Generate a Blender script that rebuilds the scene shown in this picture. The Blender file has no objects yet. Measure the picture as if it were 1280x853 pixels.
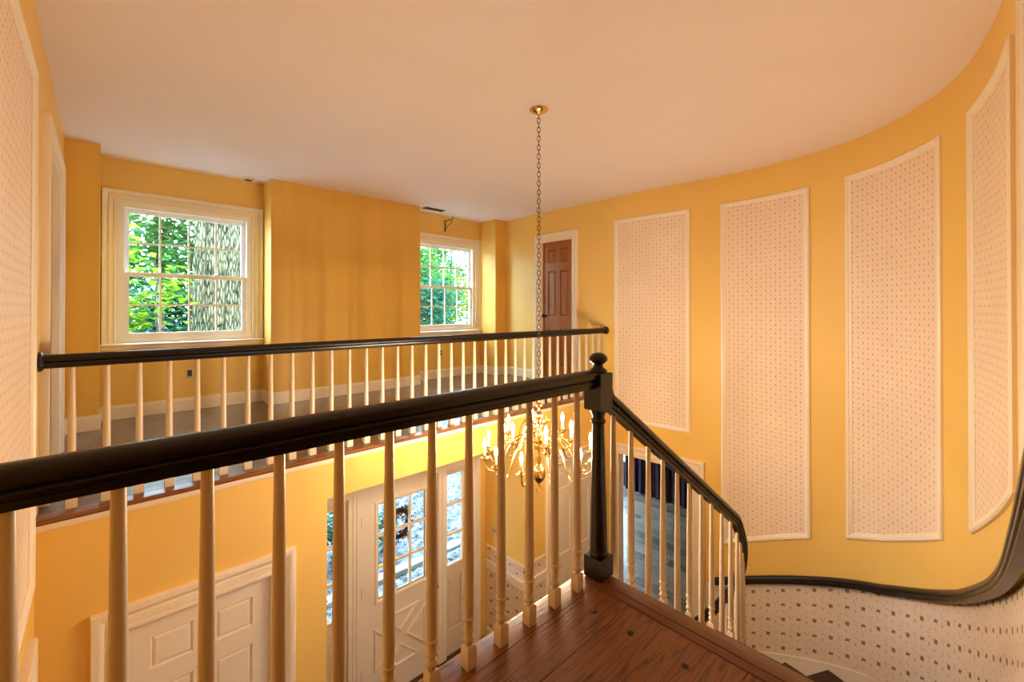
import bpy, bmesh, math, random
from math import sin, cos, pi, radians
from mathutils import Vector
random.seed(7)
SC = bpy.context.scene
COL = SC.collection

# ------------------------------------------------------------------ camera, sky, exposure
cam_d = bpy.data.cameras.new('camera')
cam = bpy.data.objects.new('camera', cam_d); COL.objects.link(cam)
cam.location = (0, 0, 1.08)
cam.rotation_euler = (radians(90.349), 0, radians(46.664 - 90))
cam_d.sensor_width = 36.0
cam_d.lens = 36.0 * 541.46 / 1280
cam_d.shift_y = -42.33 / 1280
cam_d.clip_start = 0.02
cam_d.clip_end = 200
SC.camera = cam

SKY_STRENGTH = 29.0
BULB_STRENGTH = 800.0
world = bpy.data.worlds.new('sky'); SC.world = world
world.use_nodes = True
_bg = world.node_tree.nodes['Background']
_bg.inputs['Color'].default_value = (0.54, 0.79, 1.0, 1)
_bg.inputs['Strength'].default_value = SKY_STRENGTH
SC.view_settings.view_transform = 'Standard'
SC.view_settings.look = 'None'
SC.view_settings.exposure = 0.1
SC.view_settings.gamma = 1.0
SC.view_settings.use_curve_mapping = False
SC.cycles.max_bounces = 10
SC.cycles.diffuse_bounces = 6
SC.cycles.transparent_max_bounces = 24
SC.cycles.sample_clamp_indirect = 8.0
SC.cycles.caustics_reflective = False
SC.cycles.caustics_refractive = False

# ------------------------------------------------------------------ dimensions (upper floor is z = 0)
RISE = 0.197
FZ = -14 * RISE            # foyer floor
HC = 2.578                 # ceiling
XL, XR = -0.25, 4.94       # side walls
YN = 3.30                  # balcony edge and wall below it
YP, YC, YW = 5.396, 5.475, 5.80
SOF = -0.335               # foyer ceiling
YD = 3.953                 # front door wall

# ------------------------------------------------------------------ materials
def lin(c):
    if isinstance(c, str):
        c = [int(c[i:i + 2], 16) / 255 for i in (0, 2, 4)]
    return tuple((x / 12.92 if x <= 0.04045 else ((x + 0.055) / 1.055) ** 2.4) for x in c) + (1.0,)

class G:
    """small wrapper round a node tree"""
    def __init__(s, name):
        s.m = bpy.data.materials.new(name); s.m.use_nodes = True
        s.t = s.m.node_tree; s.b = s.t.nodes['Principled BSDF']; s.out = s.t.nodes['Material Output']
    def n(s, typ, **kw):
        n = s.t.nodes.new('ShaderNode' + typ)
        for k, v in kw.items(): setattr(n, k, v)
        return n
    def l(s, a, b): s.t.links.new(a, b)
    def put(s, sock, v):
        if isinstance(v, bpy.types.NodeSocket): s.l(v, sock)
        else: sock.default_value = v
    def M(s, op, a, b=0.0, c=0.0):
        n = s.n('Math', operation=op)
        s.put(n.inputs[0], a); s.put(n.inputs[1], b); s.put(n.inputs[2], c)
        return n.outputs[0]
    def mix(s, f, a, b, mode='MIX'):
        n = s.n('Mix', data_type='RGBA', blend_type=mode)
        s.put(n.inputs[0], f); s.put(n.inputs[6], a); s.put(n.inputs[7], b)
        return n.outputs[2]
    def noise(s, vec, scale, detail=3.0, rough=0.55, dist=0.0):
        n = s.n('TexNoise'); s.l(vec, n.inputs['Vector'])
        n.inputs['Scale'].default_value = scale; n.inputs['Detail'].default_value = detail
        n.inputs['Roughness'].default_value = rough; n.inputs['Distortion'].default_value = dist
        return n.outputs['Fac']
    def pos(s, scale=(1, 1, 1), rnd=False):
        g = s.n('NewGeometry').outputs['Position']
        mp = s.n('Mapping'); s.l(g, mp.inputs['Vector']); mp.inputs['Scale'].default_value = scale
        if rnd:
            r = s.n('ObjectInfo').outputs['Random']
            cx = s.n('CombineXYZ'); k = s.M('MULTIPLY', r, 37.0)
            s.l(k, cx.inputs[0]); s.l(k, cx.inputs[1]); s.l(k, cx.inputs[2])
            s.l(cx.outputs[0], mp.inputs['Location'])
        return mp.outputs[0]
    def ramp(s, fac, stops):
        r = s.n('ValToRGB'); s.l(fac, r.inputs[0])
        e = r.color_ramp.elements
        while len(e) < len(stops): e.new(0.5)
        for i, (p, c) in enumerate(stops): e[i].position = p; e[i].color = c
        return r.outputs[0]
    def bump(s, h, strength=0.2, dist=0.01):
        b = s.n('Bump'); b.inputs['Strength'].default_value = strength; b.inputs['Distance'].default_value = dist
        s.l(h, b.inputs['Height']); s.l(b.outputs[0], s.b.inputs['Normal'])
    def done(s, col=None, rough=0.5, metal=0.0, spec=None, coat=0.0):
        if col is not None: s.put(s.b.inputs['Base Color'], col)
        if coat: s.b.inputs['Coat Weight'].default_value = coat; s.b.inputs['Coat Roughness'].default_value = 0.16
        s.put(s.b.inputs['Roughness'], rough); s.b.inputs['Metallic'].default_value = metal
        if spec is not None: s.b.inputs['Specular IOR Level'].default_value = spec
        return s.m

def paint(name, col, rough=0.5, var=0.06, sc=2.0, spec=0.4):
    g = G(name); c = lin(col); f = g.noise(g.pos(), sc, 4)
    d = tuple(x * (1 - 2 * var) for x in c[:3]) + (1,)
    return g.done(g.mix(f, d, c), rough, spec=spec)

def wall_paint(name, col, streak=0.0):
    g = G(name); c = lin(col)
    f = g.noise(g.pos((1, 1, 1)), 1.3, 5, 0.6)
    base = g.mix(f, tuple(x * 0.90 for x in c[:3]) + (1,), c)
    if streak:
        v = g.noise(g.pos((3.2, 3.2, 0.25)), 1.5, 3, 0.5)
        h = g.noise(g.pos((0.5, 0.5, 4)), 1.2, 3, 0.5)
        k = g.M('MULTIPLY', v, g.M('ADD', g.M('MULTIPLY', h, 0.5), 0.75))
        st = g.ramp(k, [(0.36, (0, 0, 0, 1)), (0.66, (1, 1, 1, 1))])
        base = g.mix(g.M('MULTIPLY', st, streak), base, tuple(c[i] * (0.72, 0.62, 0.5)[i] for i in range(3)) + (1,))
    g.bump(g.noise(g.pos(), 260, 2), 0.04, 0.002)
    return g.done(base, 0.45, spec=0.35)

def wood(name, dark, light, along='X', rough=0.35, scale=1.0, rnd=0.6, grain=1.0, spec=0.5, coat=0.0):
    g = G(name)
    st = {'X': (1.2, 22, 22), 'Y': (22, 1.2, 22), 'Z': (22, 22, 1.2)}[along]
    p = g.pos(tuple(scale * x for x in st), rnd=True)
    p2 = g.pos(tuple(scale * x * 0.35 for x in st), rnd=True)
    rings = g.M('POWER', g.M('MULTIPLY', g.M('PINGPONG', g.M('MULTIPLY', g.noise(p2, 1.0, 3, 0.5, 0.4), 15.0), 0.5), 2.0), 0.6)
    fine = g.noise(p, 2.4, 5, 0.65)
    k = g.M('ADD', g.M('MULTIPLY', rings, 0.38 * grain), g.M('MULTIPLY', fine, 0.62))
    r = g.n('ObjectInfo').outputs['Random']
    k = g.M('ADD', k, g.M('MULTIPLY', g.M('SUBTRACT', r, 0.5), rnd))
    col = g.ramp(k, [(0.15, lin(dark)), (0.85, lin(light))])
    g.bump(k, 0.12, 0.003)
    return g.done(col, g.M('ADD', g.M('MULTIPLY', fine, 0.2), rough - 0.1), spec=spec, coat=coat)

def motif(g, u, v, u0, v0, pu, pv, a, b, rot=0.0, shear=0.0, diamond=False):
    """1 inside an ellipse repeated on a pu x pv lattice"""
    du = g.M('SUBTRACT', g.M('FRACT', g.M('ADD', g.M('DIVIDE', g.M('SUBTRACT', u, u0), pu), 0.5)), 0.5)
    dv = g.M('SUBTRACT', g.M('FRACT', g.M('ADD', g.M('DIVIDE', g.M('SUBTRACT', v, v0), pv), 0.5)), 0.5)
    du = g.M('MULTIPLY', du, pu); dv = g.M('MULTIPLY', dv, pv)
    if shear: dv = g.M('ADD', dv, g.M('MULTIPLY', du, shear))
    c, s = cos(rot), sin(rot)
    x = g.M('ADD', g.M('MULTIPLY', du, c / a), g.M('MULTIPLY', dv, s / a))
    y = g.M('ADD', g.M('MULTIPLY', du, -s / b), g.M('MULTIPLY', dv, c / b))
    if diamond: return g.M('LESS_THAN', g.M('ADD', g.M('ABSOLUTE', x), g.M('ABSOLUTE', y)), 1.0)
    d = g.M('ADD', g.M('MULTIPLY', x, x), g.M('MULTIPLY', y, y))
    return g.M('LESS_THAN', d, 1.0)

def paper_dots():
    g = G('dotted wallpaper')
    uv = g.n('TexCoord').outputs['UV']; sp = g.n('SeparateXYZ'); g.l(uv, sp.inputs[0]); u, v = sp.outputs[0], sp.outputs[1]
    P, Q = 0.092, 0.088
    m = None
    for (a, b, ru, rv) in ((0, 0, .0037, .0092), (P / 2, Q / 2, .0037, .0092), (0.002, 0.007, .0042, .003), (P / 2 + 0.002, Q / 2 + 0.007, .0042, .003),
                           (0, Q / 2, .0041, .0036), (P / 2, 0, .0041, .0036)):
        k = motif(g, u, v, a, b, P, Q, ru, rv)
        m = k if m is None else g.M('MAXIMUM', m, k)
    f = g.noise(g.pos(), 3.0, 3)
    base = g.mix(f, lin('e2c9ae'), lin('edd8c0'))
    return g.done(g.mix(g.M('MULTIPLY', m, 0.88), base, lin('8a5f3e')), 0.6, spec=0.25)

def paper_floral(name='floral wallpaper', k=1.0):
    g = G(name)
    uv = g.n('TexCoord').outputs['UV']; sp = g.n('SeparateXYZ'); g.l(uv, sp.inputs[0])
    u = sp.outputs[0]; v = g.M('SUBTRACT', sp.outputs[1], g.M('MULTIPLY', sp.outputs[0], 0.46))
    P, Q = 0.142 * k, 0.29 * k
    dark = None; mid = None
    def acc(m, x): return x if m is None else g.M('MAXIMUM', m, x)
    dark = motif(g, u, v, 0, 0, P, Q, .030 * k, .020 * k, -.85, .46, True)
    for dx, dy, a, b, r in ((.0, .145, .030, .0075, -.7), (-.004, .149, .017, .0065, .75), (.008, .139, .013, .0065, 1.5)):
        dark = acc(dark, motif(g, u, v, dx * k, dy * k, P, Q, a * k, b * k, r, .46))
    for dx, dy, a, b, r in ((.06, .02, .004, .014, .2), (.071, .075, .012, .005, .6), (.080, .088, .005, .010, -.3), (.052, .115, .0035, .013, 0), (.071, .19, .009, .015, .1),
                            (.066, .25, .011, .005, -.4), (.082, .262, .007, .007, 0), (-.002, .07, .010, .005, .7), (.01, .078, .005, .008, 0), (.012, .215, .012, .005, -.6), (.034, -.02, .0035, .011, .3)):
        mid = acc(mid, motif(g, u, v, dx * k, dy * k, P, Q, a * k, b * k, r, .46))
    f = g.noise(g.pos(), 2.0, 3)
    base = g.mix(f, lin('d8c2ab'), lin('e2ccb5'))
    col = g.mix(g.M('MULTIPLY', mid, 0.5), base, lin('8b7157'))
    col = g.mix(g.M('MULTIPLY', dark, 0.88), col, lin('6b563f'))
    return g.done(col, 0.6, spec=0.25)

def emit(name, col, strength):
    g = G(name); e = g.n('Emission'); e.inputs[0].default_value = col; e.inputs[1].default_value = strength
    g.l(e.outputs[0], g.out.inputs[0]); return g.m

def glass_mat(name, tint=(1, 1, 1, 1), refl=0.05):
    g = G(name); t = g.n('BsdfTransparent'); t.inputs[0].default_value = tint
    gl = g.n('BsdfGlossy'); gl.inputs['Roughness'].default_value = 0.02
    mx = g.n('MixShader'); mx.inputs[0].default_value = refl
    g.l(t.outputs[0], mx.inputs[1]); g.l(gl.outputs[0], mx.inputs[2]); g.l(mx.outputs[0], g.out.inputs[0]); return g.m

def leaf_mat(name, a, b, trans=0.5):
    g = G(name)
    r = g.noise(g.pos(), 2.2, 3, 0.7)
    col = g.ramp(r, [(0.3, lin(a)), (0.7, lin(b))])
    d = g.n('BsdfDiffuse'); t = g.n('BsdfTranslucent'); g.l(col, d.inputs[0]); g.l(col, t.inputs[0])
    mx = g.n('MixShader'); mx.inputs[0].default_value = trans
    g.l(d.outputs[0], mx.inputs[1]); g.l(t.outputs[0], mx.inputs[2]); g.l(mx.outputs[0], g.out.inputs[0]); return g.m

M = {}
M['yellow'] = wall_paint('yellow wall paint', 'ecc266')
M['yellow_streak'] = wall_paint('streaky yellow wall paint', 'ecbc58', 0.38)
M['ceiling'] = paint('ceiling paint', 'f0e6ea', 0.8, 0.02, 1.0, 0.2)
M['trim'] = paint('cream trim paint', 'efe0cb', 0.35, 0.03, 5.0)
M['door_white'] = paint('white door paint', 'e9dccb', 0.4, 0.03, 4.0)
M['worn_white'] = paint('worn cream door paint', 'dccab2', 0.5, 0.08, 14.0)
M['vinyl'] = paint('white window vinyl', 'f0ece6', 0.3, 0.01)
M['baluster'] = paint('ivory baluster paint', 'd9c8b0', 0.35, 0.03, 9.0)
M['black_wood'] = wood('black stained rail wood', '0c0807', '211610', 'X', 0.3, rnd=0.1, grain=0.4)
M['black_iron'] = paint('black iron', '17130f', 0.4, 0.1)
M['oak_landing'] = wood('oak landing board', '261207', '86542a', 'X', 0.3, 1.7, 0.12, 1.9)
M['oak_nosing'] = wood('oak nosing', '34190c', '8a5430', 'Y', 0.33, 1.0, 0.2, 0.8)
M['oak_balcony'] = wood('dark oak strip floor', '1e120d', '402920', 'X', 0.3, 1.2, 0.3, 0.5, coat=1.0)
M['oak_parlour'] = wood('wide grey brown plank', '54463c', 'b8a48e', 'Y', 0.38, 0.8, 0.45, 0.5, coat=0.5)
M['oak_foyer'] = wood('foyer oak', '3b2416', '6a4428', 'X', 0.35, 1.0, 0.3, 0.6)
M['tread'] = wood('dark stair tread', '1e0f08', '472816', 'Y', 0.35, 1.0, 0.2, 0.6)
M['brown_door'] = wood('brown stained door', '5c300c', 'b87026', 'Z', 0.35, 0.9, 0.1, 0.6)
M['peg'] = paint('dark peg', '1b0e08', 0.5, 0.1)
def _brass():
    g = G('polished brass'); return g.done((0.78, 0.52, 0.19, 1), 0.2, 1.0)
M['brass'] = _brass()
def _dbrass():
    g = G('aged brass chain'); return g.done((0.20, 0.13, 0.075, 1), 0.4, 1.0)
M['chain'] = _dbrass()
M['candle'] = paint('ivory candle sleeve', 'cdb488', 0.5, 0.01)
M['bulb'] = emit('glowing candle bulb', (1.0, 0.77, 0.50, 1), BULB_STRENGTH)
M['glass'] = glass_mat('window glass')
M['dots'] = paper_dots()
M['floral'] = paper_floral()
M['border'] = paper_floral('floral border paper', 0.8)
M['plate'] = paint('ivory switch plate', 'd8c39c', 0.35, 0.01)
M['dark_plate'] = paint('brown outlet', '3a2a1e', 0.4, 0.02)
M['steel'] = paint('grey register metal', '6a6258', 0.45, 0.05)
M['white_plastic'] = paint('white plastic', 'ddd6cc', 0.4, 0.02)
M['bark'] = None
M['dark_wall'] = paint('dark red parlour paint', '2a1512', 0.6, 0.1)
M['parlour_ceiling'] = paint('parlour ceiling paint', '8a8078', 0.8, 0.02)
def _curtain():
    g = G('plum velvet curtain'); f = g.noise(g.pos((6, 6, 0.6)), 3, 3)
    return g.done(g.mix(f, lin('12050e'), lin('3a1030')), 0.7)
M['curtain'] = _curtain()
def _bark():
    g = G('oak bark'); p = g.pos((1, 1, 0.16))
    v = g.n('TexVoronoi', feature='DISTANCE_TO_EDGE'); g.l(p, v.inputs['Vector']); v.inputs['Scale'].default_value = 25
    n = g.noise(g.pos((1, 1, 0.3)), 9, 4)
    k = g.M('ADD', g.M('MULTIPLY', v.outputs['Distance'], 1.6), g.M('MULTIPLY', n, 0.4))
    g.bump(k, 0.7, 0.03)
    return g.done(g.ramp(k, [(0.22, lin('0d0d08')), (0.40, lin('45442f')), (0.75, lin('6e6c54'))]), 0.9, spec=0.1)
M['bark'] = _bark()
M['leaf_a'] = leaf_mat('yellow green leaves', '416a18', '8aa52a', 0.6)
M['leaf_b'] = leaf_mat('mid green leaves', '215527', '5f8a42', 0.5)
M['leaf_c'] = leaf_mat('blue green leaves', '123a30', '3a684d', 0.45)
def _ground():
    g = G('leaf littered ground'); a = g.noise(g.pos(), 9, 6, 0.75); b = g.noise(g.pos(), 45, 3, 0.7)
    k = g.M('ADD', g.M('MULTIPLY', a, 0.55), g.M('MULTIPLY', b, 0.45))
    g.bump(k, 0.6, 0.05)
    return g.done(g.ramp(k, [(0.41, lin('0e1216')), (0.48, lin('444c53')), (0.56, lin('858c92'))]), 0.9, spec=0.1)
M['ground'] = _ground()
M['stone'] = paint('pale kerb stone', 'a0a4a7', 0.8, 0.06, 6.0)
M['litter'] = leaf_mat('fallen leaves', '383b40', '82888c', 0.1)
M['wreath_leaf'] = leaf_mat('dried brown leaves', '3a2010', '9a5a22', 0.2)
M['wreath_dark'] = paint('dark twigs', '2a1a10', 0.8, 0.1)

# ------------------------------------------------------------------ mesh builder
class MB:
    def __init__(s): s.v = []; s.f = []; s.uv = None
    def add(s, vs, fs):
        o = len(s.v); s.v += [tuple(p) for p in vs]; s.f += [tuple(o + i for i in f) for f in fs]
        return s
    def box(s, x0, x1, y0, y1, z0, z1, m=None):
        vs = [(x, y, z) for x in (x0, x1) for y in (y0, y1) for z in (z0, z1)]
        if m: vs = [m(*p) for p in vs]
        return s.add(vs, [(0, 1, 3, 2), (4, 6, 7, 5), (0, 4, 5, 1), (2, 3, 7, 6), (0, 2, 6, 4), (1, 5, 7, 3)])
    def board(s, x0, x1, y0, y1, z0, z1, c=0.002):
        """box with a small chamfer round its top"""
        vs = [(x0, y0, z0), (x1, y0, z0), (x1, y1, z0), (x0, y1, z0), (x0, y0, z1 - c), (x1, y0, z1 - c), (x1, y1, z1 - c), (x0, y1, z1 - c),
              (x0 + c, y0 + c, z1), (x1 - c, y0 + c, z1), (x1 - c, y1 - c, z1), (x0 + c, y1 - c, z1)]
        fs = [(3, 2, 1, 0), (8, 9, 10, 11)]
        for b in (0, 4):
            for i in range(4): j = (i + 1) % 4; fs.append((b + i, b + j, b + 4 + j, b + 4 + i))
        return s.add(vs, fs)
    def frust(s, u0, u1, z0, z1, d0, d1, inset, m):
        """raised panel: base rectangle at depth d0, inset top at depth d1"""
        i = inset
        vs = [(u0, z0, d0), (u1, z0, d0), (u1, z1, d0), (u0, z1, d0), (u0 + i, z0 + i, d1), (u1 - i, z0 + i, d1), (u1 - i, z1 - i, d1), (u0 + i, z1 - i, d1)]
        return s.add([m(*p) for p in vs], [(3, 2, 1, 0), (4, 5, 6, 7), (0, 1, 5, 4), (1, 2, 6, 5), (2, 3, 7, 6), (3, 0, 4, 7)])
    def lathe(s, prof, c=(0, 0, 0), n=16, caps=True):
        o = len(s.v); k = len(prof)
        for r, z in prof:
            for i in range(n):
                a = 2 * pi * i / n
                s.v.append((c[0] + r * cos(a), c[1] + r * sin(a), c[2] + z))
        for j in range(k - 1):
            for i in range(n):
                i2 = (i + 1) % n
                s.f.append((o + j * n + i, o + j * n + i2, o + (j + 1) * n + i2, o + (j + 1) * n + i))
        if caps:
            s.f.append(tuple(o + i for i in reversed(range(n)))); s.f.append(tuple(o + (k - 1) * n + i for i in range(n)))
        return s
    def tube(s, pts, r, n=8, closed=False):
        pts = [Vector(p) for p in pts]; k = len(pts); o = len(s.v)
        rr = r if isinstance(r, (list, tuple)) else [r] * k
        up = None
        for i, p in enumerate(pts):
            a = pts[(i - 1) % k] if (closed or i > 0) else p; b = pts[(i + 1) % k] if (closed or i < k - 1) else p
            t = (b - a).normalized()
            if up is None:
                up = Vector((0, 0, 1)) if abs(t.z) < 0.9 else Vector((1, 0, 0))
            x = t.cross(up)
            if x.length < 1e-5: x = t.cross(Vector((1, 0, 0)))
            x.normalize(); y = x.cross(t).normalized(); up = y
            for q in range(n):
                w = 2 * pi * q / n
                s.v.append(tuple(p + (x * cos(w) + y * sin(w)) * rr[i]))
        for i in range(k if closed else k - 1):
            j = (i + 1) % k
            for q in range(n):
                q2 = (q + 1) % n
                s.f.append((o + i * n + q, o + i * n + q2, o + j * n + q2, o + j * n + q))
        if not closed:
            s.f.append(tuple(o + i for i in range(n))); s.f.append(tuple(o + (k - 1) * n + i for i in reversed(range(n))))
        return s
    def sweep(s, pts, prof, caps=True):
        """profile (side, up) carried along a 3D path; side stays horizontal"""
        pts = [Vector(p) for p in pts]; k = len(pts); n = len(prof); o = len(s.v)
        for i, p in enumerate(pts):
            a = pts[max(i - 1, 0)]; b = pts[min(i + 1, k - 1)]
            t = (b - a).normalized(); h = Vector((t.x, t.y, 0)).normalized()
            side = Vector((h.y, -h.x, 0)); up = side.cross(t).normalized()
            for w, u in prof: s.v.append(tuple(p + side * w + up * u))
        for i in range(k - 1):
            for q in range(n):
                q2 = (q + 1) % n
                s.f.append((o + i * n + q, o + i * n + q2, o + (i + 1) * n + q2, o + (i + 1) * n + q))
        if caps:
            s.f.append(tuple(o + i for i in range(n))); s.f.append(tuple(o + (k - 1) * n + i for i in reversed(range(n))))
        return s
    def mould(s, path, closed, prof, m):
        """mitred moulding: path in (u, z); prof of (offset to the left of travel, depth); m maps (u, z, d)"""
        P = [Vector(p) for p in path]; k = len(P); n = len(prof); o = len(s.v)
        for i, p in enumerate(P):
            a = P[(i - 1) % k] if (closed or i > 0) else None
            b = P[(i + 1) % k] if (closed or i < k - 1) else None
            t1 = (p - a).normalized() if a is not None else (b - p).normalized()
            t2 = (b - p).normalized() if b is not None else t1
            n1 = Vector((-t1.y, t1.x)); n2 = Vector((-t2.y, t2.x))
            mt = n1 + n2; mt = mt / max(mt.dot(n1), 0.2)
            for w, d in prof:
                q = p + mt * w; s.v.append(tuple(m(q.x, q.y, d)))
        for i in range(k if closed else k - 1):
            j = (i + 1) % k
            for q in range(n):
                q2 = (q + 1) % n
                s.f.append((o + i * n + q, o + j * n + q, o + j * n + q2, o + i * n + q2))
        if not closed:
            s.f.append(tuple(o + i for i in range(n))); s.f.append(tuple(o + (k - 1) * n + i for i in reversed(range(n))))
        return s
    def holewall(s, us, zs, holes, m, d0, d1):
        """solid wall on a (u, z) grid between depths d0 and d1, with rectangular holes"""
        us = sorted(set([round(x, 4) for x in us] + [round(h[i], 4) for h in holes for i in (0, 1)]))
        zs = sorted(set([round(x, 4) for x in zs] + [round(h[i], 4) for h in holes for i in (2, 3)]))
        nu, nz = len(us) - 1, len(zs) - 1
        def full(i, j):
            if not (0 <= i < nu and 0 <= j < nz): return False
            cu, cz = (us[i] + us[i + 1]) / 2, (zs[j] + zs[j + 1]) / 2
            return not any(h[0] < cu < h[1] and h[2] < cz < h[3] for h in holes)
        idx = {}
        def V(i, j, d):
            key = (i, j, d)
            if key not in idx:
                idx[key] = len(s.v); s.v.append(tuple(m(us[i], zs[j], d1 if d else d0)))
            return idx[key]
        for i in range(nu):
            for j in range(nz):
                if not full(i, j): continue
                s.f.append((V(i, j, 1), V(i + 1, j, 1), V(i + 1, j + 1, 1), V(i, j + 1, 1)))
                s.f.append((V(i, j, 0), V(i, j + 1, 0), V(i + 1, j + 1, 0), V(i + 1, j, 0)))
                if not full(i - 1, j): s.f.append((V(i, j, 0), V(i, j, 1), V(i, j + 1, 1), V(i, j + 1, 0)))
                if not full(i + 1, j): s.f.append((V(i + 1, j, 0), V(i + 1, j + 1, 0), V(i + 1, j + 1, 1), V(i + 1, j, 1)))
                if not full(i, j - 1): s.f.append((V(i, j, 0), V(i + 1, j, 0), V(i + 1, j, 1), V(i, j, 1)))
                if not full(i, j + 1): s.f.append((V(i, j + 1, 0), V(i, j + 1, 1), V(i + 1, j + 1, 1), V(i + 1, j + 1, 0)))
        return s
    def mesh(s, name, mat, smooth=True, uvs=None):
        me = bpy.data.meshes.new(name); me.from_pydata(s.v, [], s.f)
        if uvs:
            ul = me.uv_layers.new(name='UVMap')
            for lp in me.loops: ul.data[lp.index].uv = uvs[lp.vertex_index]
        bm = bmesh.new(); bm.from_mesh(me); bmesh.ops.recalc_face_normals(bm, faces=bm.faces); bm.to_mesh(me); bm.free()
        me.materials.append(mat)
        if smooth:
            for p in me.polygons: p.use_smooth = True
            me.set_sharp_from_angle(angle=radians(38))
        return me

def link(name, me, parent=None, at=None):
    o = bpy.data.objects.new(name, me); COL.objects.link(o)
    if parent is not None:
        o.parent = parent
        q = parent; L = Vector((0, 0, 0))
        while q is not None: L += q.location; q = q.parent
        o.location = (Vector(at) if at is not None else Vector((0, 0, 0))) - L
    elif at is not None: o.location = at
    return o
def obj(name, mb, mat, parent=None, smooth=True, uvs=None): return link(name, mb.mesh(name, mat, smooth, uvs), parent)
def tag(o, label, cat, group=None, kind=None):
    o['label'] = label; o['category'] = cat
    if group: o['group'] = group
    if kind: o['kind'] = kind
    return o
def empty(name, loc, label, cat, group=None, kind=None):
    o = bpy.data.objects.new(name, None); COL.objects.link(o); o.location = loc; o.empty_display_size = 0.1
    return tag(o, label, cat, group, kind)
def struct(name, mb, mat, label=None, smooth=False, cat=None):
    o = obj(name, mb, mat, None, smooth); o['kind'] = 'structure'
    if label: o['label'] = label
    if cat: o['category'] = cat
    return o

# plane maps (u, z, depth into the room)
def mapY(Y): return lambda u, z, d: (u, Y - d, z)        # faces -Y
def mapXR(X): return lambda u, z, d: (X - d, u, z)       # faces -X
def mapXL(X): return lambda u, z, d: (X + d, u, z)       # faces +X
def mapYb(Y): return lambda u, z, d: (u, Y + d, z)       # faces +Y

# ------------------------------------------------------------------ plan of the curved right wall
_W = [(1.3, -.15), (2.0, -.15), (2.7, -.14), (3.15, -.112), (3.55, -.055), (3.87, .02), (4.15, .13), (4.41, .295), (4.64, .5), (4.83, .76), (4.96, 1.15),
      (5.02, 1.6), (5.01, 2.0), (4.98, 2.4), (4.95, 2.8), (4.94, 3.2), (4.94, 4.0), (4.94, 4.8), (4.94, 5.85)]
def catmull(P, n=10):
    P = [Vector(p) for p in P]; P = [2 * P[0] - P[1]] + P + [2 * P[-1] - P[-2]]; out = []
    for i in range(1, len(P) - 2):
        a, b, c, d = P[i - 1:i + 3]
        for k in range(n):
            t = k / n
            out.append(.5 * ((2 * b) + (c - a) * t + (2 * a - 5 * b + 4 * c - d) * t * t + (3 * b - a - 3 * c + d) * t ** 3))
    out.append(P[-2]); return out
_D = catmull(_W)
_S = [0.0]
for i in range(1, len(_D)): _S.append(_S[-1] + (_D[i] - _D[i - 1]).length)
def wallpt(s):
    s = min(max(s, 0.0), _S[-1] - 1e-6)
    lo, hi = 0, len(_S) - 1
    while hi - lo > 1:
        mid = (lo + hi) // 2
        if _S[mid] <= s: lo = mid
        else: hi = mid
    f = (s - _S[lo]) / (_S[hi] - _S[lo])
    p = _D[lo].lerp(_D[hi], f)
    def tan(i):
        a = _D[max(i - 1, 0)]; b = _D[min(i + 1, len(_D) - 1)]; return (b - a).normalized()
    t = tan(lo).lerp(tan(hi), f).normalized()
    return p, Vector((-t.y, t.x))
def mapW(u, z, d):
    p, n = wallpt(u); return (p.x + n.x * d, p.y + n.y * d, z)
def frange(a, b, st):
    n = max(1, int(math.ceil((b - a) / st - 1e-6))); return [a + (b - a) * i / n for i in range(n + 1)]

# stair plan: t counts nosings, 0 is the landing edge
C0 = Vector((2.95, 1.93)); RIN = 0.885; NX0 = 1.50; RUN = 0.29
def inner(t, r=0.0):
    """point on the baluster line, r metres nearer the wall"""
    if t <= 5: return Vector((NX0 + RUN * t, 1.045 - r))
    a = radians(10.2 * (t - 5)); R = RIN + r
    return Vector((C0.x + R * sin(a), C0.y - R * cos(a)))
def tz(i): return -0.2 * i - 0.045      # tread heights
def souter(t): return 0.2 + RUN * t if t <= 5 else 1.65 + 0.385 * (t - 5)
_RZ = [(0.0, .86), (0.2, .75), (1.2, .12), (1.806, -.236), (2.14, -.43), (2.53, -.665), (3.0, -.93), (3.476, -1.185), (3.91, -1.385), (4.326, -1.585), (4.804, -1.82), (5.12, -1.97), (6.5, -2.6)]
def railz(s):
    for (a, za), (b, zb) in zip(_RZ, _RZ[1:]):
        if s <= b: return za + (zb - za) * (s - a) / (b - a)
    return _RZ[-1][1]

# ------------------------------------------------------------------ floors, ceilings, walls
mb = MB().box(-0.5, 5.3, -3.2, 6.0, HC, HC + 0.2); struct('ceiling', mb, M['ceiling'], 'smooth pale plaster ceiling over the whole stairwell', cat='ceiling')

# landing: slab, boards, nosings
land = struct('floor_landing', MB().box(XL, 1.46, -3.0, 1.08, -0.30, -0.022), M['yellow'], 'dark oak plank landing in the foreground', cat='floor')
rows = [1.015, 0.862, 0.46, 0.24, 0.02, -0.16, -0.34, -0.55, -0.75, -0.95, -1.2, -1.45, -1.7, -1.95, -2.2, -2.45, -2.7, -3.0]
for i, (a, b) in enumerate(zip(rows[1:], rows)):
    xs = [XL, 1.405] if i not in (3, 6, 9, 12, 15) else [XL, 0.6, 1.405]
    for x0, x1 in zip(xs, xs[1:]): obj('floor_board', MB().board(x0 + .001, x1 - .001, a + .0006, b - .0006, -0.022, 0.0, .0016), M['oak_landing'], land, False)
prof_n = [(-.055, -.022), (-.055, 0), (.03, 0), (.042, -.004), (.048, -.013), (.044, -.024), (.03, -.03), (.03, -.022)]
o = obj('nosing', MB().sweep([(XL, 1.07, 0), (1.46, 1.07, 0)], [(-a, b) for a, b in prof_n]), M['oak_landing'], land)
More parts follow.
